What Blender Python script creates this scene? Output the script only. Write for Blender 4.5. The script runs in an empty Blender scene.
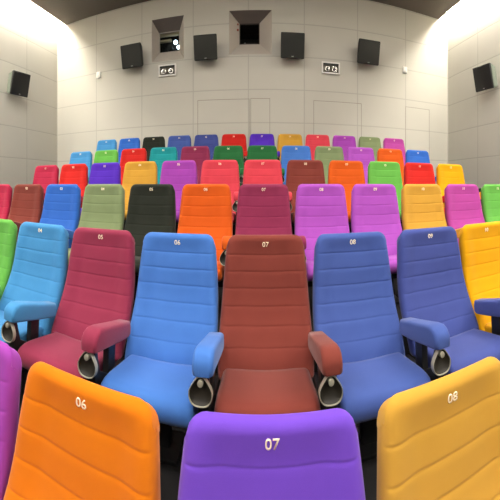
import bpy, bmesh, math, random
from mathutils import Vector, Matrix
random.seed(4)
sc = bpy.context.scene
COL = sc.collection
PI = math.pi

# ------------------------------------------------------------------ measures (metres)
CAM_Z = 1.72
PITCH = 0.55            # seat to seat
X0 = 0.031              # centre of column 07
ROW_Y = [0.83 + 1.07 * i for i in range(6)]
STEP = 0.32
WALL_Y = 6.8
XL, XR = -5.14, 4.63
YF = -5.0               # screen wall
CEIL = CAM_Z + 4.25
TOPW = CEIL + 0.62      # top of the light coves
BOOTH_Y = 9.0

# ------------------------------------------------------------------ helpers
def lin(c):
    return tuple(((v / 255) / 12.92 if v / 255 <= 0.04045 else ((v / 255 + 0.055) / 1.055) ** 2.4) for v in c)

def tag(o, label=None, cat=None, group=None, kind=None):
    if label: o['label'] = label
    if cat: o['category'] = cat
    if group: o['group'] = group
    if kind: o['kind'] = kind
    return o

def link(name, me, mat=None, parent=None, loc=(0, 0, 0), rot=(0, 0, 0)):
    if mat is not None:
        me.materials.clear(); me.materials.append(mat)
    o = bpy.data.objects.new(name, me)
    COL.objects.link(o)
    o.location = loc; o.rotation_euler = rot
    if parent is not None: o.parent = parent
    return o

def empty(name, loc, rz=0.0):
    o = bpy.data.objects.new(name, None)
    COL.objects.link(o)
    o.location = loc; o.rotation_euler = (0, 0, rz)
    o.empty_display_size = 0.1
    return o

def mesh_of(bm, name, smooth=False):
    bmesh.ops.recalc_face_normals(bm, faces=bm.faces)
    me = bpy.data.meshes.new(name)
    bm.to_mesh(me); bm.free()
    if smooth:
        for p in me.polygons: p.use_smooth = True
    return me

def auto_smooth(me, ang=0.7):
    bm = bmesh.new(); bm.from_mesh(me)
    for e in bm.edges:
        if len(e.link_faces) == 2 and e.calc_face_angle(0) > ang: e.smooth = False
    for f in bm.faces: f.smooth = True
    bm.to_mesh(me); bm.free()
    return me

def box(bm, x0, x1, y0, y1, z0, z1, bev=0.0, seg=2):
    m = Matrix.Translation(((x0 + x1) / 2, (y0 + y1) / 2, (z0 + z1) / 2)) @ Matrix.Diagonal((x1 - x0, y1 - y0, z1 - z0, 1))
    r = bmesh.ops.create_cube(bm, size=1.0, matrix=m)
    if bev > 0:
        ed = set()
        for v in r['verts']:
            for e in v.link_edges: ed.add(e)
        bmesh.ops.bevel(bm, geom=list(ed), offset=bev, segments=seg, affect='EDGES', profile=0.5)

def prism(bm, pts, axis, a, b, bev=0.0, seg=3):
    """extrude a closed 2-D outline along an axis; pts are the two other coordinates in order"""
    def P(p, t):
        if axis == 'x': return (t, p[0], p[1])
        if axis == 'y': return (p[0], t, p[1])
        return (p[0], p[1], t)
    v0 = [bm.verts.new(P(p, a)) for p in pts]
    v1 = [bm.verts.new(P(p, b)) for p in pts]
    n = len(pts)
    f0 = bm.faces.new(v0); f1 = bm.faces.new(list(reversed(v1)))
    for i in range(n):
        bm.faces.new((v0[i], v0[(i + 1) % n], v1[(i + 1) % n], v1[i]))
    if bev > 0:
        ed = list(set(list(f0.edges) + list(f1.edges)))
        bmesh.ops.recalc_face_normals(bm, faces=bm.faces)
        bmesh.ops.bevel(bm, geom=ed, offset=bev, segments=seg, affect='EDGES', profile=0.5)

def smooth_interp(tab, t):
    """tab sorted by rising key; cosine-free Catmull-Rom through the points"""
    n = len(tab)
    if t <= tab[0][0]: return tab[0][1]
    if t >= tab[-1][0]: return tab[-1][1]
    for i in range(n - 1):
        if tab[i][0] <= t <= tab[i + 1][0]:
            x0, y0 = tab[i]; x1, y1 = tab[i + 1]
            m0 = (y1 - tab[i - 1][1]) / (x1 - tab[i - 1][0]) if i > 0 else (y1 - y0) / (x1 - x0)
            m1 = (tab[i + 2][1] - y0) / (tab[i + 2][0] - x0) if i < n - 2 else (y1 - y0) / (x1 - x0)
            h = x1 - x0; s = (t - x0) / h
            return ((2*s**3 - 3*s*s + 1) * y0 + (s**3 - 2*s*s + s) * h * m0 + (-2*s**3 + 3*s*s) * y1 + (s**3 - s*s) * h * m1)

# ------------------------------------------------------------------ materials
def new_mat(name):
    m = bpy.data.materials.new(name); m.use_nodes = True
    nt = m.node_tree
    b = nt.nodes['Principled BSDF']
    return m, nt, b

def plain(name, col, rough=0.6, metal=0.0, spec=0.5, noise=0.0, nscale=40):
    m, nt, b = new_mat(name)
    c = lin(col)
    b.inputs['Base Color'].default_value = (*c, 1)
    b.inputs['Roughness'].default_value = rough
    b.inputs['Metallic'].default_value = metal
    b.inputs['Specular IOR Level'].default_value = spec
    tc = nt.nodes.new('ShaderNodeTexCoord')
    nz = nt.nodes.new('ShaderNodeTexNoise'); nz.inputs['Scale'].default_value = nscale; nz.inputs['Detail'].default_value = 4
    nt.links.new(tc.outputs['Object'], nz.inputs['Vector'])
    mr = nt.nodes.new('ShaderNodeMapRange')
    mr.inputs['To Min'].default_value = max(0.0, rough - 0.06); mr.inputs['To Max'].default_value = min(1.0, rough + 0.06)
    nt.links.new(nz.outputs['Fac'], mr.inputs['Value']); nt.links.new(mr.outputs['Result'], b.inputs['Roughness'])
    if noise > 0:
        mx = nt.nodes.new('ShaderNodeMixRGB'); mx.blend_type = 'MIX'
        mx.inputs['Color1'].default_value = (*[v * (1 - noise) for v in c], 1)
        mx.inputs['Color2'].default_value = (*[min(1, v * (1 + noise)) for v in c], 1)
        nt.links.new(nz.outputs['Fac'], mx.inputs['Fac']); nt.links.new(mx.outputs['Color'], b.inputs['Base Color'])
    return m

def fabric(name, col):
    m, nt, b = new_mat(name)
    c = [v * 0.68 for v in lin(col)]
    tc = nt.nodes.new('ShaderNodeTexCoord')
    nz = nt.nodes.new('ShaderNodeTexNoise'); nz.inputs['Scale'].default_value = 9; nz.inputs['Detail'].default_value = 3
    nt.links.new(tc.outputs['Object'], nz.inputs['Vector'])
    mx = nt.nodes.new('ShaderNodeMixRGB')
    mx.inputs['Color1'].default_value = (*[v * 0.93 for v in c], 1)
    mx.inputs['Color2'].default_value = (*[min(1, v * 1.06) for v in c], 1)
    nt.links.new(nz.outputs['Fac'], mx.inputs['Fac'])
    nt.links.new(mx.outputs['Color'], b.inputs['Base Color'])
    b.inputs['Roughness'].default_value = 0.85
    b.inputs['Specular IOR Level'].default_value = 0.15
    b.inputs['Sheen Weight'].default_value = 0.35
    b.inputs['Sheen Roughness'].default_value = 0.45
    b.inputs['Sheen Tint'].default_value = (*[min(1, 0.45 + 0.55 * v) for v in c], 1)
    # fine woven surface
    wv = nt.nodes.new('ShaderNodeTexNoise'); wv.inputs['Scale'].default_value = 420; wv.inputs['Detail'].default_value = 2
    nt.links.new(tc.outputs['Object'], wv.inputs['Vector'])
    bp = nt.nodes.new('ShaderNodeBump'); bp.inputs['Strength'].default_value = 0.18; bp.inputs['Distance'].default_value = 0.002
    nt.links.new(wv.outputs['Fac'], bp.inputs['Height']); nt.links.new(bp.outputs['Normal'], b.inputs['Normal'])
    return m

def emit(name, col, s):
    m, nt, b = new_mat(name)
    b.inputs['Base Color'].default_value = (0.8, 0.8, 0.8, 1)
    b.inputs['Emission Color'].default_value = (*col, 1)
    b.inputs['Emission Strength'].default_value = s
    return m

def wall_mat(name, col, axis, origin, spacing, z0, dz, joint=0.74):
    """fabric-faced acoustic panels: joints drawn on object coordinates, grooved by bump"""
    m, nt, b = new_mat(name)
    N = nt.nodes; L = nt.links
    tc = N.new('ShaderNodeTexCoord'); sp = N.new('ShaderNodeSeparateXYZ')
    L.new(tc.outputs['Object'], sp.inputs['Vector'])
    def line(sock, o, s, w):
        a = N.new('ShaderNodeMath'); a.operation = 'SUBTRACT'; L.new(sock, a.inputs[0]); a.inputs[1].default_value = o - s * 0.5
        d = N.new('ShaderNodeMath'); d.operation = 'DIVIDE'; L.new(a.outputs[0], d.inputs[0]); d.inputs[1].default_value = s
        f = N.new('ShaderNodeMath'); f.operation = 'FRACT'; L.new(d.outputs[0], f.inputs[0])
        g = N.new('ShaderNodeMath'); g.operation = 'SUBTRACT'; L.new(f.outputs[0], g.inputs[0]); g.inputs[1].default_value = 0.5
        h = N.new('ShaderNodeMath'); h.operation = 'ABSOLUTE'; L.new(g.outputs[0], h.inputs[0])
        k = N.new('ShaderNodeMapRange'); L.new(h.outputs[0], k.inputs['Value'])
        k.inputs['From Min'].default_value = 0.0; k.inputs['From Max'].default_value = w / s
        k.inputs['To Min'].default_value = 1.0; k.inputs['To Max'].default_value = 0.0
        return k.outputs['Result']
    l1 = line(sp.outputs['X' if axis == 'x' else 'Y'], origin, spacing, 0.016)
    l2 = line(sp.outputs['Z'], z0, dz, 0.018)
    mxm = N.new('ShaderNodeMath'); mxm.operation = 'MAXIMUM'; L.new(l1, mxm.inputs[0]); L.new(l2, mxm.inputs[1])
    nz = N.new('ShaderNodeTexNoise'); nz.inputs['Scale'].default_value = 1.3; nz.inputs['Detail'].default_value = 3
    L.new(tc.outputs['Object'], nz.inputs['Vector'])
    base = N.new('ShaderNodeMixRGB')
    c = lin(col)
    base.inputs['Color1'].default_value = (*[v * 0.95 for v in c], 1); base.inputs['Color2'].default_value = (*[v * 1.05 for v in c], 1)
    L.new(nz.outputs['Fac'], base.inputs['Fac'])
    fin = N.new('ShaderNodeMixRGB'); fin.inputs['Color2'].default_value = (*[v * joint for v in c], 1)
    L.new(base.outputs['Color'], fin.inputs['Color1']); L.new(mxm.outputs[0], fin.inputs['Fac'])
    L.new(fin.outputs['Color'], b.inputs['Base Color'])
    inv = N.new('ShaderNodeMath'); inv.operation = 'SUBTRACT'; inv.inputs[0].default_value = 1; L.new(mxm.outputs[0], inv.inputs[1])
    bp = N.new('ShaderNodeBump'); bp.inputs['Strength'].default_value = 0.35; bp.inputs['Distance'].default_value = 0.006
    L.new(inv.outputs[0], bp.inputs['Height']); L.new(bp.outputs['Normal'], b.inputs['Normal'])
    b.inputs['Roughness'].default_value = 0.85
    b.inputs['Specular IOR Level'].default_value = 0.2
    return m

WALLC = (192, 189, 179)
M_back = wall_mat('wall_panels_back', WALLC, 'x', -0.26, 1.217, CAM_Z + 2.07, 0.72)
M_side = wall_mat('wall_panels_side', WALLC, 'y', WALL_Y - 1.217, 1.217, CAM_Z + 2.07, 0.72)
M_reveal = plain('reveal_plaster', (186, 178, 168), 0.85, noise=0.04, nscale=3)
M_reveal_top = plain('reveal_soffit_shade', (104, 96, 92), 0.9, noise=0.05, nscale=3)  # underside of the splay, its shade put into a darker colour
M_ceil = plain('ceiling_paint', (92, 85, 78), 0.9, noise=0.04, nscale=2)
M_white = plain('white_paint', (232, 230, 224), 0.7)
M_groove = plain('door_groove', (150, 143, 132), 0.9)
M_door = plain('door_panel', (204, 198, 186), 0.85, noise=0.03, nscale=2)
M_black = plain('black_plastic', (16, 16, 17), 0.5)
M_shell = plain('seat_shell_plastic', (22, 22, 24), 0.55)
M_grille = plain('speaker_grille', (34, 35, 31), 0.8, noise=0.15, nscale=160)
M_cab = plain('speaker_cabinet', (24, 24, 22), 0.6)
M_cab_lit = plain('speaker_cabinet_lit', (120, 128, 116), 0.6)  # same cabinet in a paler colour, with the cove light painted in
M_badge = plain('speaker_badge', (170, 170, 165), 0.35, 0.6)
M_rim = plain('cup_rim', (172, 168, 150), 0.4, 0.35)
M_well = plain('cup_well', (34, 30, 22), 0.55, 0.0)
M_num = plain('embroidered_number', (252, 236, 204), 0.8)
M_floor = plain('dark_carpet', (26, 24, 26), 0.95, noise=0.6, nscale=90)
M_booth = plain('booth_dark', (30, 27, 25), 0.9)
M_beam = plain('booth_beam', (178, 160, 128), 0.8)
M_screen = plain('screen_white', (225, 225, 225), 0.9)
M_chrome = plain('reflector_chrome', (200, 198, 190), 0.25, 0.8)
M_recess = plain('recess_grey', (92, 86, 76), 0.8)
M_glint = emit('booth_glint_glow', (0.72, 0.9, 1.0), 9)  # glow that imitates bright reflections in the booth window
M_redled = emit('booth_indicator', (1.0, 0.12, 0.05), 0.9)

FAB = {
 'magenta': (176, 76, 190), 'orange': (246, 134, 8), 'purple': (126, 80, 220), 'gold': (226, 172, 66),
 'green': (112, 192, 84), 'light blue': (78, 158, 220), 'maroon': (160, 56, 86), 'blue': (78, 132, 218),
 'brown': (138, 64, 54), 'navy blue': (76, 100, 176), 'indigo': (74, 88, 162), 'yellow': (250, 180, 6),
 'crimson': (192, 44, 80), 'royal blue': (56, 114, 212), 'sage green': (140, 156, 112), 'black': (42, 46, 38),
 'vermilion': (234, 100, 26), 'plum': (152, 52, 90), 'violet': (186, 90, 204), 'pink': (194, 78, 170),
 'deep purple': (96, 52, 206), 'red': (224, 44, 38), 'coral red': (236, 76, 92), 'dark green': (46, 118, 66), 'teal': (36, 162, 168),
}
FM = {k: fabric(k.replace(' ', '_') + '_fabric', v) for k, v in FAB.items()}

# ------------------------------------------------------------------ the seat
H = 1.09; ZB = 0.36; RC = 0.055; RE = 0.032
PROFILE = [(0.30, -0.262), (0.42, -0.215), (0.52, -0.150), (0.63, -0.088), (0.75, -0.045), (0.90, -0.018), (1.01, 0.004), (1.09, 0.020)]
def half_w(z):
    return smooth_interp([(0.30, 0.258), (0.50, 0.268), (0.70, 0.262), (0.90, 0.250), (1.09, 0.234)], z)
SEAMS = [H - 0.112 - 0.097 * k for k in range(7)]
def smoothstep(a, b, t):
    t = max(0.0, min(1.0, (t - a) / (b - a))); return t * t * (3 - 2 * t)
def y_front(x, z):
    w = half_w(z); u = abs(x) / w
    y = smooth_interp(PROFILE, min(z, H))
    y += 0.018 * (1 - smoothstep(0.50, 0.86, u)) * smoothstep(0.0, 0.12, H - z)   # the dished middle between the side bolsters
    zz = z + 0.006 * (1 - u * u)
    for s in SEAMS:
        d = abs(zz - s)
        if d < 0.009: y += 0.0034 * (1 - d / 0.009) ** 1.5 * (1 - smoothstep(0.93, 1.0, u))
    # gentle padding between the seams
    y -= 0.0003 * abs(math.sin(PI * (zz - SEAMS[0]) / 0.097)) * (1 - smoothstep(0.8, 1.0, u)) * (1 if zz < SEAMS[0] else 0)
    return y
def edge_off(x, z, r):
    """roundover towards the outline"""
    w = half_w(z)
    ex = w - abs(x); ez = H - z
    if ex < RC and ez < RC:
        e = RC - math.hypot(RC - ex, RC - ez)
    else:
        e = min(ex, ez)
    e = max(0.0, e)
    if e >= r: return 0.0
    return r - math.sqrt(max(0.0, r * r - (r - e) ** 2))

def backrest_mesh():
    bm = bmesh.new()
    us = [math.sin(PI / 2 * (-1 + 2 * i / 30)) for i in range(31)]
    us = [0.55 * u + 0.45 * (-1 + 2 * i / 30) for i, u in enumerate(us)]
    # levels: fine near the seams and the top
    lv = set()
    z = ZB
    while z < H - 0.07:
        lv.add(round(z, 4)); z += 0.014
    for s in SEAMS:
        for d in (-0.009, -0.005, -0.0018, 0.0018, 0.005, 0.009): lv.add(round(s + d, 4))
    for k in range(13): lv.add(round(H - 0.07 * (1 - math.sin(PI / 2 * k / 12)), 5))
    lv = sorted(v for v in lv if v >= ZB)
    kept = [lv[0]]
    for v in lv[1:]:
        if v - kept[-1] > 0.0012 or v == lv[-1]: kept.append(v)
    lv = kept
    T0 = H - 0.07
    def ztop(xr, w):
        ax = abs(xr)
        if ax <= w - RC: return H
        return H - RC + math.sqrt(max(0.0, RC * RC - (ax - (w - RC)) ** 2))
    front, back = [], []
    for z in lv:
        rf, rb = [], []
        for u in us:
            if z <= T0:
                w = half_w(z); x = u * w; zz = z
            else:
                w = half_w(T0 + 0.03); x = u * (half_w(z) * (1 - 0) )
                w = half_w(z)
                zt = ztop(x, w)
                zz = T0 + (z - T0) * (zt - T0) / (H - T0)
            yf = y_front(x, zz) + edge_off(x, zz, RE)
            yb = smooth_interp(PROFILE, zz) + 0.085 + 0.02 * (H - zz) - edge_off(x, zz, 0.03)
            rf.append(bm.verts.new((x, yf, zz))); rb.append(bm.verts.new((x, yb, zz - 0.030 * smoothstep(H - 0.3, H, zz))))
        front.append(rf); back.append(rb)
    n = len(us)
    for a in range(len(lv) - 1):
        for i in range(n - 1):
            bm.faces.new((front[a][i], front[a][i + 1], front[a + 1][i + 1], front[a + 1][i]))
            bm.faces.new((back[a][i + 1], back[a][i], back[a + 1][i], back[a + 1][i + 1]))
        bm.faces.new((back[a][0], front[a][0], front[a + 1][0], back[a + 1][0]))
        bm.faces.new((front[a][-1], back[a][-1], back[a + 1][-1], front[a + 1][-1]))
    for i in range(n - 1):
        bm.faces.new((front[-1][i], front[-1][i + 1], back[-1][i + 1], back[-1][i]))
        bm.faces.new((back[0][i], back[0][i + 1], front[0][i + 1], front[0][i]))
    return mesh_of(bm, 'backrest', True)

def shell_mesh():
    """thin moulded shell behind the upholstery"""
    bm = bmesh.new()
    rows = []
    for k in range(14):
        z = 0.34 + (0.98 - 0.34) * k / 13
        w = half_w(z) * 0.88
        yb = smooth_interp(PROFILE, z) + 0.085 + 0.02 * (H - z)
        r = []
        for i in range(9):
            u = -1 + 2 * i / 8
            r.append((bm.verts.new((u * w, yb - 0.006, z)), bm.verts.new((u * w * 0.96, yb + 0.016 + 0.008 * (1 - u * u), z))))
        rows.append(r)
    for a in range(13):
        for i in range(8):
            bm.faces.new((rows[a][i][0], rows[a][i + 1][0], rows[a + 1][i + 1][0], rows[a + 1][i][0]))
            bm.faces.new((rows[a][i + 1][1], rows[a][i][1], rows[a + 1][i][1], rows[a + 1][i + 1][1]))
        for i in (0, 8):
            bm.faces.new((rows[a][i][0], rows[a][i][1], rows[a + 1][i][1], rows[a + 1][i][0]))
    for a in (0, 13):
        for i in range(8):
            bm.faces.new((rows[a][i][0], rows[a][i + 1][0], rows[a][i + 1][1], rows[a][i][1]))
    return mesh_of(bm, 'back_shell', True)

def cushion_mesh():
    """seat cushion: side profile with rounded nose, swept across and rounded at the flanks"""
    bm = bmesh.new()
    prof = [(-0.17, 0.402), (-0.24, 0.416), (-0.32, 0.430), (-0.40, 0.443), (-0.47, 0.453), (-0.52, 0.455), (-0.556, 0.447),
            (-0.580, 0.430), (-0.592, 0.400), (-0.588, 0.366), (-0.572, 0.340), (-0.54, 0.327), (-0.46, 0.322), (-0.34, 0.314), (-0.22, 0.306), (-0.17, 0.31)]
    cy = sum(p[0] for p in prof) / len(prof); cz = sum(p[1] for p in prof) / len(prof)
    HW = 0.232; R = 0.03
    xs = [-HW + R * (1 - math.cos(PI / 2 * k / 5)) for k in range(6)] + [-0.17, -0.12, -0.06, 0.0]
    xs = xs + [-x for x in reversed(xs[:-1])]
    loops = []
    for x in xs:
        e = HW - abs(x)
        off = 0.0 if e >= R else R - math.sqrt(max(0, R * R - (R - e) ** 2))
        lp = []
        n = len(prof)
        for i, (y, z) in enumerate(prof):
            # inward normal of the profile
            p0 = prof[(i - 1) % n]; p1 = prof[(i + 1) % n]
            tx, tz = p1[0] - p0[0], p1[1] - p0[1]
            l = math.hypot(tx, tz); nx, nz = tz / l, -tx / l
            if (cy - y) * nx + (cz - z) * nz < 0: nx, nz = -nx, -nz
            dish = 0.008 * (1 - min(1, (abs(x) / 0.2)) ** 2) if z > 0.40 and y > -0.55 else 0
            lp.append(bm.verts.new((x, y + nx * off, z + nz * off - dish)))
        loops.append(lp)
    n = len(prof)
    for a in range(len(loops) - 1):
        for i in range(n):
            bm.faces.new((loops[a][i], loops[a][(i + 1) % n], loops[a + 1][(i + 1) % n], loops[a + 1][i]))
    bm.faces.new(loops[0]); bm.faces.new(list(reversed(loops[-1])))
    me = mesh_of(bm, 'seat_cushion', True)
    return me

def pan_mesh():
    bm = bmesh.new()
    prism(bm, [(-0.53, 0.335), (-0.20, 0.315), (-0.18, 0.27), (-0.44, 0.29)], 'x', -0.21, 0.21, 0.008, 2)
    return auto_smooth(mesh_of(bm, 'seat_pan'))

def pedestal_mesh():
    bm = bmesh.new()
    box(bm, -0.05, 0.05, -0.33, -0.27, 0.02, 0.305, 0.008)
    box(bm, -0.11, 0.11, -0.40, -0.20, 0.0, 0.025, 0.006)
    return auto_smooth(mesh_of(bm, 'pedestal'))

AX = PITCH / 2
def pad_mesh():
    bm = bmesh.new()
    pts = [(-0.185, 0.588), (-0.30, 0.620), (-0.42, 0.655), (-0.50, 0.678), (-0.545, 0.685), (-0.578, 0.674), (-0.598, 0.652), (-0.606, 0.628),
           (-0.605, 0.592), (-0.582, 0.582), (-0.48, 0.560), (-0.33, 0.524), (-0.21, 0.500), (-0.185, 0.512), (-0.178, 0.55)]
    prism(bm, pts, 'x', AX - 0.046, AX + 0.046, 0.019, 4)
    return auto_smooth(mesh_of(bm, 'armrest'), 1.1)

def arm_post_mesh():
    bm = bmesh.new()
    prism(bm, [(-0.43, 0.33), (-0.35, 0.33), (-0.335, 0.540), (-0.415, 0.562)], 'x', AX - 0.018, AX + 0.018, 0.004, 2)
    prism(bm, [(-0.575, 0.26), (-0.16, 0.26), (-0.18, 0.36), (-0.40, 0.385), (-0.52, 0.46), (-0.555, 0.600), (-0.575, 0.600)], 'x', AX - 0.024, AX + 0.024, 0.006, 2)
    prism(bm, [(-0.52, 0.0), (-0.24, 0.0), (-0.26, 0.27), (-0.50, 0.27)], 'x', AX - 0.022, AX + 0.022, 0.004, 2)
    return auto_smooth(mesh_of(bm, 'arm_support'))

def shield(s=1.0, n=28):
    """outline of the cup fitting: narrow top, wide round bottom (x, z about its middle)"""
    pts = []
    for k in range(n):
        a = 2 * PI * k / n
        c, d = math.cos(a), math.sin(a)
        x = 0.053 * math.copysign(abs(c) ** 0.75, c)
        z = 0.062 * math.copysign(abs(d) ** 0.8, d)
        x *= 1.0 - 0.42 * smoothstep(-0.01, 0.06, z)
        pts.append((x * s, z * s))
    return pts
TILT = 0.10
def tilt(bm):
    """lean the fitting so that it faces a little upwards, and set it under the nose of the pad"""
    bmesh.ops.rotate(bm, verts=bm.verts, cent=(0, 0, 0), matrix=Matrix.Rotation(-TILT, 3, 'X'))
    bmesh.ops.translate(bm, verts=bm.verts, vec=(AX - 0.008, -0.604, 0.527))
def cup_rim_mesh():
    bm = bmesh.new()
    o = shield(1.0); i = shield(0.915)
    n = len(o)
    ring = []
    for pts, y in ((o, 0.024), (o, 0.004), ([(p[0] * 0.975, p[1] * 0.98) for p in o], 0.0), ([(p[0] * 1.03, p[1] * 1.03) for p in i], 0.0), (i, 0.004), (i, 0.022)):
        ring.append([bm.verts.new((p[0], y, p[1])) for p in pts])
    for a in range(len(ring) - 1):
        for k in range(n):
            bm.faces.new((ring[a][k], ring[a][(k + 1) % n], ring[a + 1][(k + 1) % n], ring[a + 1][k]))
    bm.faces.new(ring[0])
    tilt(bm)
    return auto_smooth(mesh_of(bm, 'cup_rim'), 0.9)
def cup_well_mesh():
    bm = bmesh.new()
    i = shield(0.91); j = shield(0.7)
    a = [bm.verts.new((p[0], 0.006, p[1])) for p in i]
    b = [bm.verts.new((p[0], 0.020, p[1] - 0.004)) for p in j]
    n = len(i)
    for k in range(n): bm.faces.new((a[k], a[(k + 1) % n], b[(k + 1) % n], b[k]))
    bm.faces.new(b)
    tilt(bm)
    return mesh_of(bm, 'cup_well', True)
def cup_knob_mesh():
    bm = bmesh.new()
    pts = [(0.0125 * math.cos(2 * PI * k / 16), 0.036 + 0.015 * math.sin(2 * PI * k / 16)) for k in range(16)]
    prism(bm, pts, 'y', -0.008, 0.02, 0.003, 2)
    tilt(bm)
    return auto_smooth(mesh_of(bm, 'cup_knob'))

def number_mesh(s):
    cu = bpy.data.curves.new('n', 'FONT'); cu.body = s; cu.size = 0.042; cu.align_x = 'CENTER'; cu.offset = 0.0004
    cu.space_character = 1.02
    ob = bpy.data.objects.new('n', cu); COL.objects.link(ob)
    bpy.context.view_layer.update()
    dg = bpy.context.evaluated_depsgraph_get()
    me0 = bpy.data.meshes.new_from_object(ob.evaluated_get(dg))
    bpy.data.objects.remove(ob); bpy.data.curves.remove(cu)
    bm = bmesh.new(); bm.from_mesh(me0); bpy.data.meshes.remove(me0)
    zs = [v.co.y for v in bm.verts]; mid = (max(zs) + min(zs)) / 2
    bmesh.ops.triangulate(bm, faces=bm.faces)
    r = bmesh.ops.extrude_face_region(bm, geom=list(bm.faces))
    top = {g for g in r['geom'] if isinstance(g, bmesh.types.BMVert)}
    for v in bm.verts:
        x, z = v.co.x * 0.92, (v.co.y - mid) * 1.0 + 1.037
        v.co = (x, y_front(x, z) - (0.0018 if v in top else -0.002), z)
    return mesh_of(bm, 'seat_number')

BASE = {'backrest': backrest_mesh(), 'seat_cushion': cushion_mesh(), 'armrest': pad_mesh()}
FIX = {'back_shell': (shell_mesh(), M_shell), 'seat_pan': (pan_mesh(), M_shell), 'pedestal': (pedestal_mesh(), M_black)}
ARMFIX = {'arm_support': (arm_post_mesh(), M_black), 'cup_rim': (cup_rim_mesh(), M_rim), 'cup_well': (cup_well_mesh(), M_well), 'cup_knob': (cup_knob_mesh(), M_rim)}
NUM = {n: number_mesh('%02d' % n) for n in range(1, 13)}
for me in NUM.values(): me.materials.append(M_num)
for me, m in list(FIX.values()) + list(ARMFIX.values()): me.materials.append(m)
COLM = {}
def coloured(part, colour):
    k = (part, colour)
    if k not in COLM:
        me = BASE[part].copy(); me.materials.clear(); me.materials.append(FM[colour]); COLM[k] = me
    return COLM[k]

LABELS_OF = {'back_shell': 'black moulded back shell', 'pedestal': 'black floor pedestal', 'seat_pan': 'black seat underside',
             'arm_support': 'black arm support', 'cup_rim': 'grey metal rim', 'cup_well': 'dark cup recess', 'seat_number': 'cream embroidered seat number'}
proto = empty('cinema_seat', (0, 0, 0))
for k in ('backrest', 'seat_cushion', 'armrest'): link(k, coloured(k, 'orange'), None, proto)
for k, (me, m) in FIX.items(): link(k, me, None, proto)
link('seat_number', NUM[1], None, proto)
arm0 = [c for c in proto.children if c.name.startswith('armrest')][0]
for k, (me, m) in ARMFIX.items(): link(k, me, None, arm0)
for o in list(proto.children) + list(arm0.children):
    b = o.name.split('.')[0]
    if b in LABELS_OF: o['label'] = LABELS_OF[b]

def seat_at(first, x, y, z, colour, num, label, group):
    if first:
        r = proto; pairs = [(c, c) for c in proto.children]
    else:
        r = proto.copy(); COL.objects.link(r)
        pairs = []
        for ch in list(proto.children):
            c = ch.copy(); COL.objects.link(c); c.parent = r
            pairs.append((ch, c))
            for g in list(ch.children):
                d = g.copy(); COL.objects.link(d); d.parent = c
    r.location = (x, y, z)
    for src, c in pairs:
        b = src.name.split('.')[0]
        if b in BASE: c.data = coloured(b, colour)
        elif b == 'seat_number': c.data = NUM[num]
    tag(r, label, 'cinema seat', group)
    return r

ROWS = [
 ('first', -2, ['magenta', 'orange', 'purple', 'gold']),
 ('second', -4, ['green', 'light blue', 'maroon', 'blue', 'brown', 'navy blue', 'indigo', 'yellow']),
 ('third', -6, ['crimson', 'brown', 'royal blue', 'sage green', 'black', 'vermilion', 'plum', 'violet', 'violet', 'gold', 'pink', 'green']),
 ('fourth', -6, ['crimson', 'red', 'deep purple', 'gold', 'magenta', 'coral red', 'coral red', 'brown', 'vermilion', 'green', 'red', 'yellow']),
 ('fifth', -6, ['light blue', 'green', 'red', 'teal', 'plum', 'dark green', 'dark green', 'blue', 'sage green', 'violet', 'vermilion', 'royal blue']),
 ('back', -6, ['light blue', 'royal blue', 'black', 'navy blue', 'indigo', 'red', 'deep purple', 'gold', 'coral red', 'magenta', 'sage green', 'pink']),
]
SPOKEN = {'violet': 'light violet', 'vermilion': 'red-orange', 'plum': 'dark plum', 'green': 'bright green'}
first = True
plan = []
for i, (nm, n0, cols) in enumerate(ROWS):
    for j, c in enumerate(cols):
        n = n0 + j
        plan.append((X0 + n * (PITCH if i < 2 else 0.5565) - (0.012 if (i == 0 and n < 0) else 0) + (0.022 if (i == 1 and n == 2) else 0), ROW_Y[i] - (0.02 if i == 0 else 0), STEP * i + (0.045 if i == 5 else 0), c, 7 + n,
            '%s fabric cinema seat numbered %02d in the %s row%s' % (SPOKEN.get(c, c), 7 + n, nm, ', partly out of the picture' if (i == 0 and n == -2) else ''),
            'cinema seats in the %s row' % nm))
for p in plan[1:]: seat_at(False, *p)
seat_at(True, *plan[0])

# ------------------------------------------------------------------ floor
bm = bmesh.new()
pts = [(YF - 0.1, 0.0)]
for i in range(1, 6):
    y = ROW_Y[i] - 0.74
    pts += [(y, STEP * (i - 1)), (y, STEP * i + (0.045 if i == 5 else 0))]
pts += [(WALL_Y + 0.1, STEP * 5 + 0.045), (WALL_Y + 0.1, -0.3), (YF - 0.1, -0.3)]
prism(bm, pts, 'x', XL - 0.1, XR + 0.1)
tag(link('floor', mesh_of(bm, 'floor'), M_floor), kind='structure')

# ------------------------------------------------------------------ back wall with two splayed openings
W1 = dict(o=(-2.45, -1.69, 2.815, 3.79), i=(-2.38, -1.87, 3.14, 3.63))
W2 = dict(o=(-0.68, 0.247, 2.83, 3.79), i=(-0.475, -0.02, 3.19, 3.66))
for W in (W1, W2):
    W['o'] = W['o'][:2] + (W['o'][2] + CAM_Z, W['o'][3] + CAM_Z)
    W['i'] = W['i'][:2] + (W['i'][2] + CAM_Z, W['i'][3] + CAM_Z)
RD = 0.32
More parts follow.
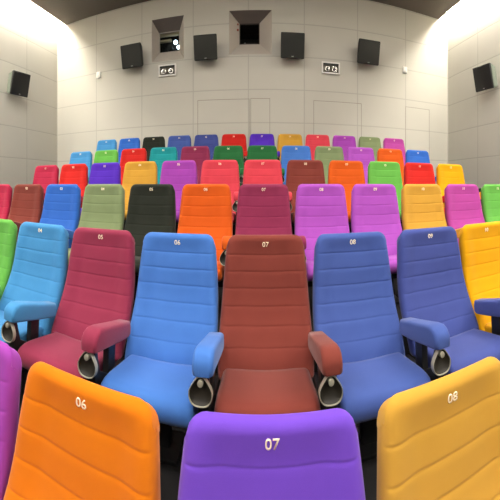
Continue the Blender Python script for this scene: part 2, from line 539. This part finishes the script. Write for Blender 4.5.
# the emergency light boxes sit in shallow recesses of their own frames, on the wall face
xs = sorted({XL - 0.1, XR + 0.1, W1['o'][0], W1['o'][1], W2['o'][0], W2['o'][1]})
zs = sorted({1.3, TOPW, W1['o'][2], W1['o'][3], W2['o'][2], W2['o'][3]})
bm = bmesh.new()
cache = {}
def gv(x, z):
    if (x, z) not in cache: cache[(x, z)] = bm.verts.new((x, WALL_Y, z))
    return cache[(x, z)]
for a in range(len(xs) - 1):
    for b in range(len(zs) - 1):
        cx, cz = (xs[a] + xs[a + 1]) / 2, (zs[b] + zs[b + 1]) / 2
        if any(W['o'][0] < cx < W['o'][1] and W['o'][2] < cz < W['o'][3] for W in (W1, W2)): continue
        bm.faces.new((gv(xs[a], zs[b]), gv(xs[a + 1], zs[b]), gv(xs[a + 1], zs[b + 1]), gv(xs[a], zs[b + 1])))
for f in bm.faces: f.normal_update()
me = bpy.data.meshes.new('wall_back')
for f in bm.faces:
    if f.normal.y > 0: f.normal_flip()
bm.to_mesh(me); bm.free()
tag(link('wall_back', me, M_back), kind='structure')

def window(n, W, red):
    x0, x1, z0, z1 = W['o']; a0, a1, b0, b1 = W['i']
    Y1 = WALL_Y + RD
    w = tag(empty('window_%d' % n, ((x0 + x1) / 2, WALL_Y, z0)), kind='structure')
    ox, oz = (x0 + x1) / 2, z0
    def P(x, y, z): return (x - ox, y - WALL_Y, z - oz)
    def quads(qs):
        bm = bmesh.new()
        for q in qs: bm.faces.new([bm.verts.new(P(*p)) for p in q])
        me = bpy.data.meshes.new('reveal'); bm.to_mesh(me); bm.free(); return me
    O = [(x0, WALL_Y, z0), (x1, WALL_Y, z0), (x1, WALL_Y, z1), (x0, WALL_Y, z1)]
    I = [(a0, Y1, b0), (a1, Y1, b0), (a1, Y1, b1), (a0, Y1, b1)]
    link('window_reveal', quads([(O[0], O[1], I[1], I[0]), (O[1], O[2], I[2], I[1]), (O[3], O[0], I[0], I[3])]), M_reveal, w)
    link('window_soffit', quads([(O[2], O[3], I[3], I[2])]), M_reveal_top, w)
    # frame round the glass
    bm = bmesh.new(); t = 0.016
    ym = Y1 - WALL_Y
    for (p, q, r, s) in ((a0 - .01, a1 + .01, b1 - t, b1 + .01), (a0 - .01, a1 + .01, b0 - .01, b0 + t), (a0 - .01, a0 + t, b0, b1), (a1 - t, a1 + .01, b0, b1)):
        box(bm, p - ox, q - ox, ym, ym + 0.03, r - oz, s - oz)
    link('window_frame', mesh_of(bm, 'window_frame'), plain('dark_frame', (50, 38, 32), 0.6) if n == 2 else M_reveal, w)
    m, nt, b = new_mat('booth_glass_%d' % n)
    nt.nodes.remove(b)
    tr = nt.nodes.new('ShaderNodeBsdfTransparent'); gl = nt.nodes.new('ShaderNodeBsdfGlossy'); gl.inputs['Roughness'].default_value = 0.03
    tr.inputs['Color'].default_value = (0.92, 0.95, 0.95, 1)
    fr = nt.nodes.new('ShaderNodeFresnel'); fr.inputs['IOR'].default_value = 1.4
    mx = nt.nodes.new('ShaderNodeMixShader')
    nt.links.new(fr.outputs[0], mx.inputs[0]); nt.links.new(tr.outputs[0], mx.inputs[1]); nt.links.new(gl.outputs[0], mx.inputs[2])
    nt.links.new(mx.outputs[0], nt.nodes['Material Output'].inputs['Surface'])
    bm = bmesh.new(); box(bm, a0 + t - ox, a1 - t - ox, ym + 0.008, ym + 0.016, b0 + t - oz, b1 - t - oz)
    link('window_glass', mesh_of(bm, 'glass'), m, w)
window(1, W1, False); window(2, W2, True)

# projection booth behind the openings
bm = bmesh.new()
by0, by1, bz0, bz1 = WALL_Y + RD + 0.005, BOOTH_Y, CAM_Z + 1.9, CAM_Z + 4.3
bx0, bx1 = -3.2, 1.0
def inward(bm):
    bmesh.ops.recalc_face_normals(bm, faces=bm.faces)
# front skin of the booth with the same two holes
xs = sorted({bx0, bx1, W1['i'][0], W1['i'][1], W2['i'][0], W2['i'][1]})
zs = sorted({bz0, bz1, W1['i'][2], W1['i'][3], W2['i'][2], W2['i'][3]})
for a in range(len(xs) - 1):
    for b in range(len(zs) - 1):
        cx, cz = (xs[a] + xs[a + 1]) / 2, (zs[b] + zs[b + 1]) / 2
        if any(W['i'][0] < cx < W['i'][1] and W['i'][2] < cz < W['i'][3] for W in (W1, W2)): continue
        bm.faces.new([bm.verts.new(p) for p in ((xs[a], by0, zs[b]), (xs[a + 1], by0, zs[b]), (xs[a + 1], by0, zs[b + 1]), (xs[a], by0, zs[b + 1]))])
C8 = [(bx0, by0, bz0), (bx1, by0, bz0), (bx1, by1, bz0), (bx0, by1, bz0), (bx0, by0, bz1), (bx1, by0, bz1), (bx1, by1, bz1), (bx0, by1, bz1)]
for q in ((0, 1, 2, 3), (4, 5, 6, 7), (1, 2, 6, 5), (2, 3, 7, 6), (3, 0, 4, 7)):
    bm.faces.new([bm.verts.new(C8[k]) for k in q])
tag(link('wall_booth', mesh_of(bm, 'wall_booth'), M_booth), kind='structure')

# beams and lamps seen through the left opening; glowing spheres stand in for reflections
def booth_beam(z, h, y, label, x1=0.5):
    bm = bmesh.new(); box(bm, -0.5, x1, -0.04, 0.04, -h / 2, h / 2, 0.006)
    tag(link('booth_beam', auto_smooth(mesh_of(bm, 'booth_beam')), M_beam, None, (-2.2, y, CAM_Z + z)), label, 'beam', 'beams inside the projection booth')
booth_beam(3.60, 0.055, 7.22, 'pale horizontal beam behind the left projection window, upper one')
booth_beam(3.46, 0.05, 7.22, 'short pale beam behind the left projection window, lower one', 0.10)

def projector(loc, label, glints, glintmat):
    t = tag(empty('projector', loc), label, 'projector')
    bm = bmesh.new(); box(bm, -0.24, 0.24, 0.0, 0.6, 0, 0.40, 0.03, 3)
    link('body', auto_smooth(mesh_of(bm, 'projector_body')), M_black, t)
    bm = bmesh.new()
    bmesh.ops.create_cone(bm, cap_ends=True, segments=28, radius1=0.075, radius2=0.065, depth=0.16, matrix=Matrix.Translation((0, -0.07, 0.17)) @ Matrix.Rotation(PI / 2, 4, 'X'))
    link('lens_barrel', auto_smooth(mesh_of(bm, 'lens_barrel')), M_cab, t)
    for (x, z, r) in glints:  # spheres that imitate reflections and glimmers in the booth windows
        bm = bmesh.new(); bmesh.ops.create_uvsphere(bm, u_segments=20, v_segments=12, radius=r)
        link('glint', mesh_of(bm, 'glint', True), glintmat, t, (x, -0.01, z))
    bm = bmesh.new()
    box(bm, -0.2, 0.2, 0.05, 0.5, -0.9, 0.0, 0.01)
    link('stand', auto_smooth(mesh_of(bm, 'stand')), M_cab, t)
projector((-2.16, 7.40, CAM_Z + 3.14), 'dark projector with reflections built as glowing blue-white lamps behind the left projection window', [(0.115, 0.345, 0.05), (0.19, 0.215, 0.045)], M_glint)
dim = plain('dim_glint', (150, 150, 150), 0.3)  # grey colour for spheres that imitate the faint glimmers on the right
projector((-0.26, 7.75, CAM_Z + 3.20), 'dark projector behind the right projection window', [(-0.12, 0.28, 0.03), (-0.05, 0.18, 0.02)], dim)

bm = bmesh.new(); box(bm, -0.018, 0.018, -0.02, 0.0, -0.018, 0.018, 0.004)
bm2 = bmesh.new(); box(bm2, -0.02, 0.02, -0.03, 0.0, -0.02, 0.02, 0.004)
m_red = plain('dull_red', (150, 60, 40), 0.6)
tag(link('wall_fitting', mesh_of(bm, 'hook'), m_red, None, (W2['i'][0] - 0.0 - 0.035, WALL_Y + RD - 0.05, CAM_Z + 3.62)), 'small dull red fitting beside the right projection window, upper one', 'fitting')
tag(link('wall_fitting', mesh_of(bm2, 'hook'), m_red, None, (W2['i'][0] - 0.035, WALL_Y + RD - 0.05, CAM_Z + 3.49)), 'small dull red fitting beside the right projection window, lower one', 'fitting')

# ------------------------------------------------------------------ flush doors in the back wall (thin panels with a shadow gap)
def flush_door(n, x0, x1, z0, z1):
    w = tag(empty('door_%d' % n, ((x0 + x1) / 2, WALL_Y, z0)), kind='structure')
    hw, h = (x1 - x0) / 2, z1 - z0
    g = 0.012
    bm = bmesh.new()
    box(bm, -hw, -hw + g, -0.004, 0.0, 0, h); box(bm, hw - g, hw, -0.004, 0.0, 0, h); box(bm, -hw, hw, -0.004, 0.0, h - g, h)
    link('door_gap', mesh_of(bm, 'door_gap'), M_groove, w)
FZ = STEP * 5 + 0.045
flush_door(1, -1.38, -0.235, FZ, CAM_Z + 1.87)
flush_door(2, -0.215, 0.21, FZ, CAM_Z + 1.88)
flush_door(3, 1.16, 2.27, FZ, CAM_Z + 1.86)
flush_door(4, 3.38, 4.06, FZ, CAM_Z + 1.90)

# ------------------------------------------------------------------ side walls, ceiling, coves, front wall and screen
def quad_obj(name, pts, mat):
    bm = bmesh.new(); bm.faces.new([bm.verts.new(p) for p in pts])
    me = bpy.data.meshes.new(name); bm.to_mesh(me); bm.free()
    return tag(link(name, me, mat), kind='structure')
def slab(name, x0, x1, y0, y1, z0, z1, mat):
    bm = bmesh.new(); box(bm, x0, x1, y0, y1, z0, z1)
    return tag(link(name, mesh_of(bm, name), mat), kind='structure')
slab('wall_left', XL - 0.1, XL, YF, WALL_Y, 0, TOPW, M_side)
slab('wall_right', XR, XR + 0.1, YF, WALL_Y, 0, TOPW, M_side)
slab('wall_front', XL - 0.1, XR + 0.1, YF - 0.1, YF, 0, TOPW, M_ceil)
slab('ceiling_upper', XL - 0.1, XR + 0.1, YF - 0.1, WALL_Y + 0.1, TOPW, TOPW + 0.1, M_white)
GAPL, GAPR = 0.30, 0.30
slab('ceiling', XL + GAPL, XR - GAPR, YF, WALL_Y, CEIL, CEIL + 0.14, M_ceil)
bm = bmesh.new(); box(bm, -3.9, 3.4, YF + 0.02, YF + 0.06, 0.9, 4.6)
tag(link('trim_screen', mesh_of(bm, 'screen'), M_screen), kind='structure')

# light coves: glowing strips lying above the edges of the lowered ceiling
M_cove = emit('cove_strip_glow', (1.0, 0.93, 0.80), 150)
def cove(x, label):
    t = tag(empty('light_strip', (x, (YF + WALL_Y) / 2, CEIL + 0.17)), label, 'light')
    L = (WALL_Y - YF) / 2 - 0.12
    bm = bmesh.new(); box(bm, -0.07, 0.07, -L, L, 0.03, 0.10)
    link('housing', mesh_of(bm, 'housing'), M_white, t)
    side = -1 if x < 0 else 1
    for yy in (-4.5, -1.5, 1.5, 4.5):
        bm = bmesh.new(); box(bm, min(0, side * 0.165), max(0, side * 0.165), yy - 0.03, yy + 0.03, 0.05, 0.08)
        link('wall_bracket', mesh_of(bm, 'strip_bracket'), M_white, t)
    bm = bmesh.new(); box(bm, -0.055, 0.055, -L, L, 0.0, 0.032)
    link('diffuser', mesh_of(bm, 'diffuser'), M_cove, t)
cove(XL + 0.17, 'glowing cove light strip between left wall and lowered ceiling')
cove(XR - 0.17, 'glowing cove light strip between right wall and lowered ceiling')

# ------------------------------------------------------------------ loudspeakers
def speaker(loc, rz, grey, label):
    t = tag(empty('wall_speaker', loc, rz), label, 'speaker', 'surround speakers on the walls')
    w, h, dp = 0.247, 0.252, 0.20
    p = math.radians(13)
    R = Matrix.Rotation(p, 3, 'X')          # top leans out: the front looks down
    def fin(bm):
        bmesh.ops.rotate(bm, verts=bm.verts, cent=(0, 0, 0), matrix=R)
    bm = bmesh.new()
    # cabinet: front wide, back narrower
    f = [(-w, -dp, -h), (w, -dp, -h), (w, -dp, h), (-w, -dp, h)]
    b = [(-w * .8, 0, -h * .8), (w * .8, 0, -h * .8), (w * .8, 0, h * .8), (-w * .8, 0, h * .8)]
    vf = [bm.verts.new(v) for v in f]; vb = [bm.verts.new(v) for v in b]
    bm.faces.new(vf); bm.faces.new(vb[::-1])
    for k in range(4): bm.faces.new((vf[k], vb[k], vb[(k + 1) % 4], vf[(k + 1) % 4]))
    bmesh.ops.recalc_face_normals(bm, faces=bm.faces)
    bmesh.ops.bevel(bm, geom=list(bm.edges), offset=0.012, segments=2, affect='EDGES')
    fin(bm)
    link('cabinet', auto_smooth(mesh_of(bm, 'cabinet')), M_cab_lit if grey else M_cab, t)
    bm = bmesh.new(); box(bm, -w, w, -dp - 0.045, -dp + 0.005, -h, h, 0.018, 3); fin(bm)
    link('grille', auto_smooth(mesh_of(bm, 'grille')), M_grille if not grey else M_black, t)
    bm = bmesh.new(); box(bm, -0.022, 0.022, -dp - 0.049, -dp - 0.04, -h + 0.028, -h + 0.044, 0.002); fin(bm)
    link('badge', mesh_of(bm, 'badge'), M_badge, t)
    bm = bmesh.new()
    box(bm, -0.06, 0.06, 0.075, 0.09, -0.12, 0.16, 0.004)
    box(bm, -0.03, 0.03, -0.03, 0.08, 0.02, 0.07, 0.004)
    link('wall_bracket', auto_smooth(mesh_of(bm, 'wall_bracket')), M_black, t)
SY = WALL_Y - 0.09
speaker((-2.83, SY, CAM_Z + 2.96), 0, False, 'black loudspeaker on back wall left of the left projection window')
speaker((-1.15, SY, CAM_Z + 2.94), 0, False, 'black loudspeaker on back wall between the two projection windows')
speaker((0.67, SY, CAM_Z + 2.95), 0, False, 'black loudspeaker on back wall next to the right projection window')
speaker((2.34, SY, CAM_Z + 2.97), 0, False, 'black loudspeaker on back wall nearest the right corner')
speaker((XL + 0.10, 5.06, CAM_Z + 2.29), PI / 2 - 0.12, True, 'black loudspeaker with sides painted cove-lit grey on the left wall')
speaker((XR - 0.10, 5.06, CAM_Z + 2.31), -PI / 2 + 0.13, True, 'black loudspeaker with sides painted cove-lit grey on the right wall')

# ------------------------------------------------------------------ recessed twin emergency lights
def emergency(x, z, lit, label):
    t = tag(empty('emergency_light', (x, WALL_Y, z)), label, 'light fitting', 'twin emergency lights on the back wall')
    w, h, f = 0.205, 0.130, 0.028
    bm = bmesh.new()
    for a in ((-w, w, h - f, h), (-w, w, -h, -h + f), (-w, -w + f, -h + f, h - f), (w - f, w, -h + f, h - f)):
        box(bm, a[0], a[1], -0.05, 0.0, a[2], a[3])
    link('frame', mesh_of(bm, 'frame'), M_white, t)
    bm = bmesh.new(); box(bm, -w + f, w - f, -0.010, -0.004, -h + f, h - f)
    link('back_plate', mesh_of(bm, 'plate'), M_recess, t)
    bm = bmesh.new(); box(bm, -w + f, w - f, -0.035, -0.010, h - f - 0.03, h - f)
    link('top_strip', mesh_of(bm, 'strip'), M_black, t)
    for s in (-1, 1):
        l = empty('lamp_head', (0.083 * s, -0.012, -0.016)); l.parent = t
        bm = bmesh.new()
        prev = None; n = 24
        rings = []
        for r, y in ((0.052, 0.0), (0.060, -0.026), (0.054, -0.030), (0.030, -0.012), (0.012, -0.006)):
            rings.append([bm.verts.new((r * math.cos(2 * PI * k / n), y, r * math.sin(2 * PI * k / n))) for k in range(n)])
        for a in range(len(rings) - 1):
            for k in range(n): bm.faces.new((rings[a][k], rings[a][(k + 1) % n], rings[a + 1][(k + 1) % n], rings[a + 1][k]))
        link('reflector', mesh_of(bm, 'reflector', True), M_chrome, l)
        bm = bmesh.new(); bmesh.ops.create_uvsphere(bm, u_segments=14, v_segments=8, radius=0.016)
        link('bulb', mesh_of(bm, 'bulb', True), M_white if (lit and s < 0) else M_black, l, (0, -0.014, 0))
emergency(-2.068, CAM_Z + 2.585, True, 'white framed twin emergency light under the left projection window')
emergency(1.545, CAM_Z + 2.585, False, 'white framed twin emergency light between the two speakers on the right')

# ------------------------------------------------------------------ small white sensors
def sensor(x, z, label):
    t = tag(empty('wall_sensor', (x, WALL_Y, z)), label, 'sensor', 'white sensors on the back wall')
    bm = bmesh.new(); box(bm, -0.055, 0.055, -0.045, 0, -0.075, 0.075, 0.012, 3)
    link('casing', auto_smooth(mesh_of(bm, 'casing')), M_white, t)
    bm = bmesh.new(); box(bm, -0.022, 0.022, -0.05, -0.04, -0.045, -0.02, 0.004, 2)
    link('lens', auto_smooth(mesh_of(bm, 'lens')), M_door, t)
sensor(-3.84, CAM_Z + 2.73, 'small white sensor box on back wall near the left corner')
sensor(3.36, CAM_Z + 2.77, 'small white sensor box on back wall near the right corner')

# ------------------------------------------------------------------ unseen ceiling lights, added to light the seats
def area(name, loc, size, power, col=(1, 0.95, 0.88), rot=(0, 0, 0), sy=None):
    l = bpy.data.lights.new(name, 'AREA'); l.energy = power; l.color = col
    l.shape = 'RECTANGLE' if sy else 'DISK'; l.size = size
    if sy: l.size_y = sy
    o = bpy.data.objects.new(name, l); COL.objects.link(o); o.location = loc; o.rotation_euler = rot
    return o
for y in (-3.2, -1.0, 1.2):
    for x in (-3.2, -1.1, 1.0, 3.0):
        area('added_ceiling_light', (x, y, CEIL - 0.02), 0.45, 60)
for x in (-3.0, -0.2, 2.6):
    area('added_ceiling_light', (x, 3.6, CEIL - 0.02), 0.45, 30)

w = bpy.data.worlds.new('world'); sc.world = w; w.use_nodes = True
w.node_tree.nodes['Background'].inputs[0].default_value = (0.05, 0.05, 0.05, 1)

# ------------------------------------------------------------------ camera: cylindrical panorama, as the photograph
F = 314.0; CX = 260.4; CY = 185.0
cd = bpy.data.cameras.new('camera'); cam = bpy.data.objects.new('camera', cd); COL.objects.link(cam)
cam.location = (0, 0, CAM_Z); cam.rotation_euler = (PI / 2, 0, 0)
cd.type = 'PANO'; cd.clip_start = 0.02
pc = cd if hasattr(cd, 'panorama_type') else cd.cycles
pc.panorama_type = 'CENTRAL_CYLINDRICAL'
pc.central_cylindrical_radius = 1.0
pc.central_cylindrical_range_u_min = -CX / F
pc.central_cylindrical_range_u_max = (500 - CX) / F
pc.central_cylindrical_range_v_min = -(500 - CY) / F
pc.central_cylindrical_range_v_max = CY / F
sc.camera = cam
sc.view_settings.view_transform = 'Standard'
sc.view_settings.look = 'None'
sc.view_settings.gamma = 1.0
sc.view_settings.use_curve_mapping = False
sc.view_settings.exposure = 0.0
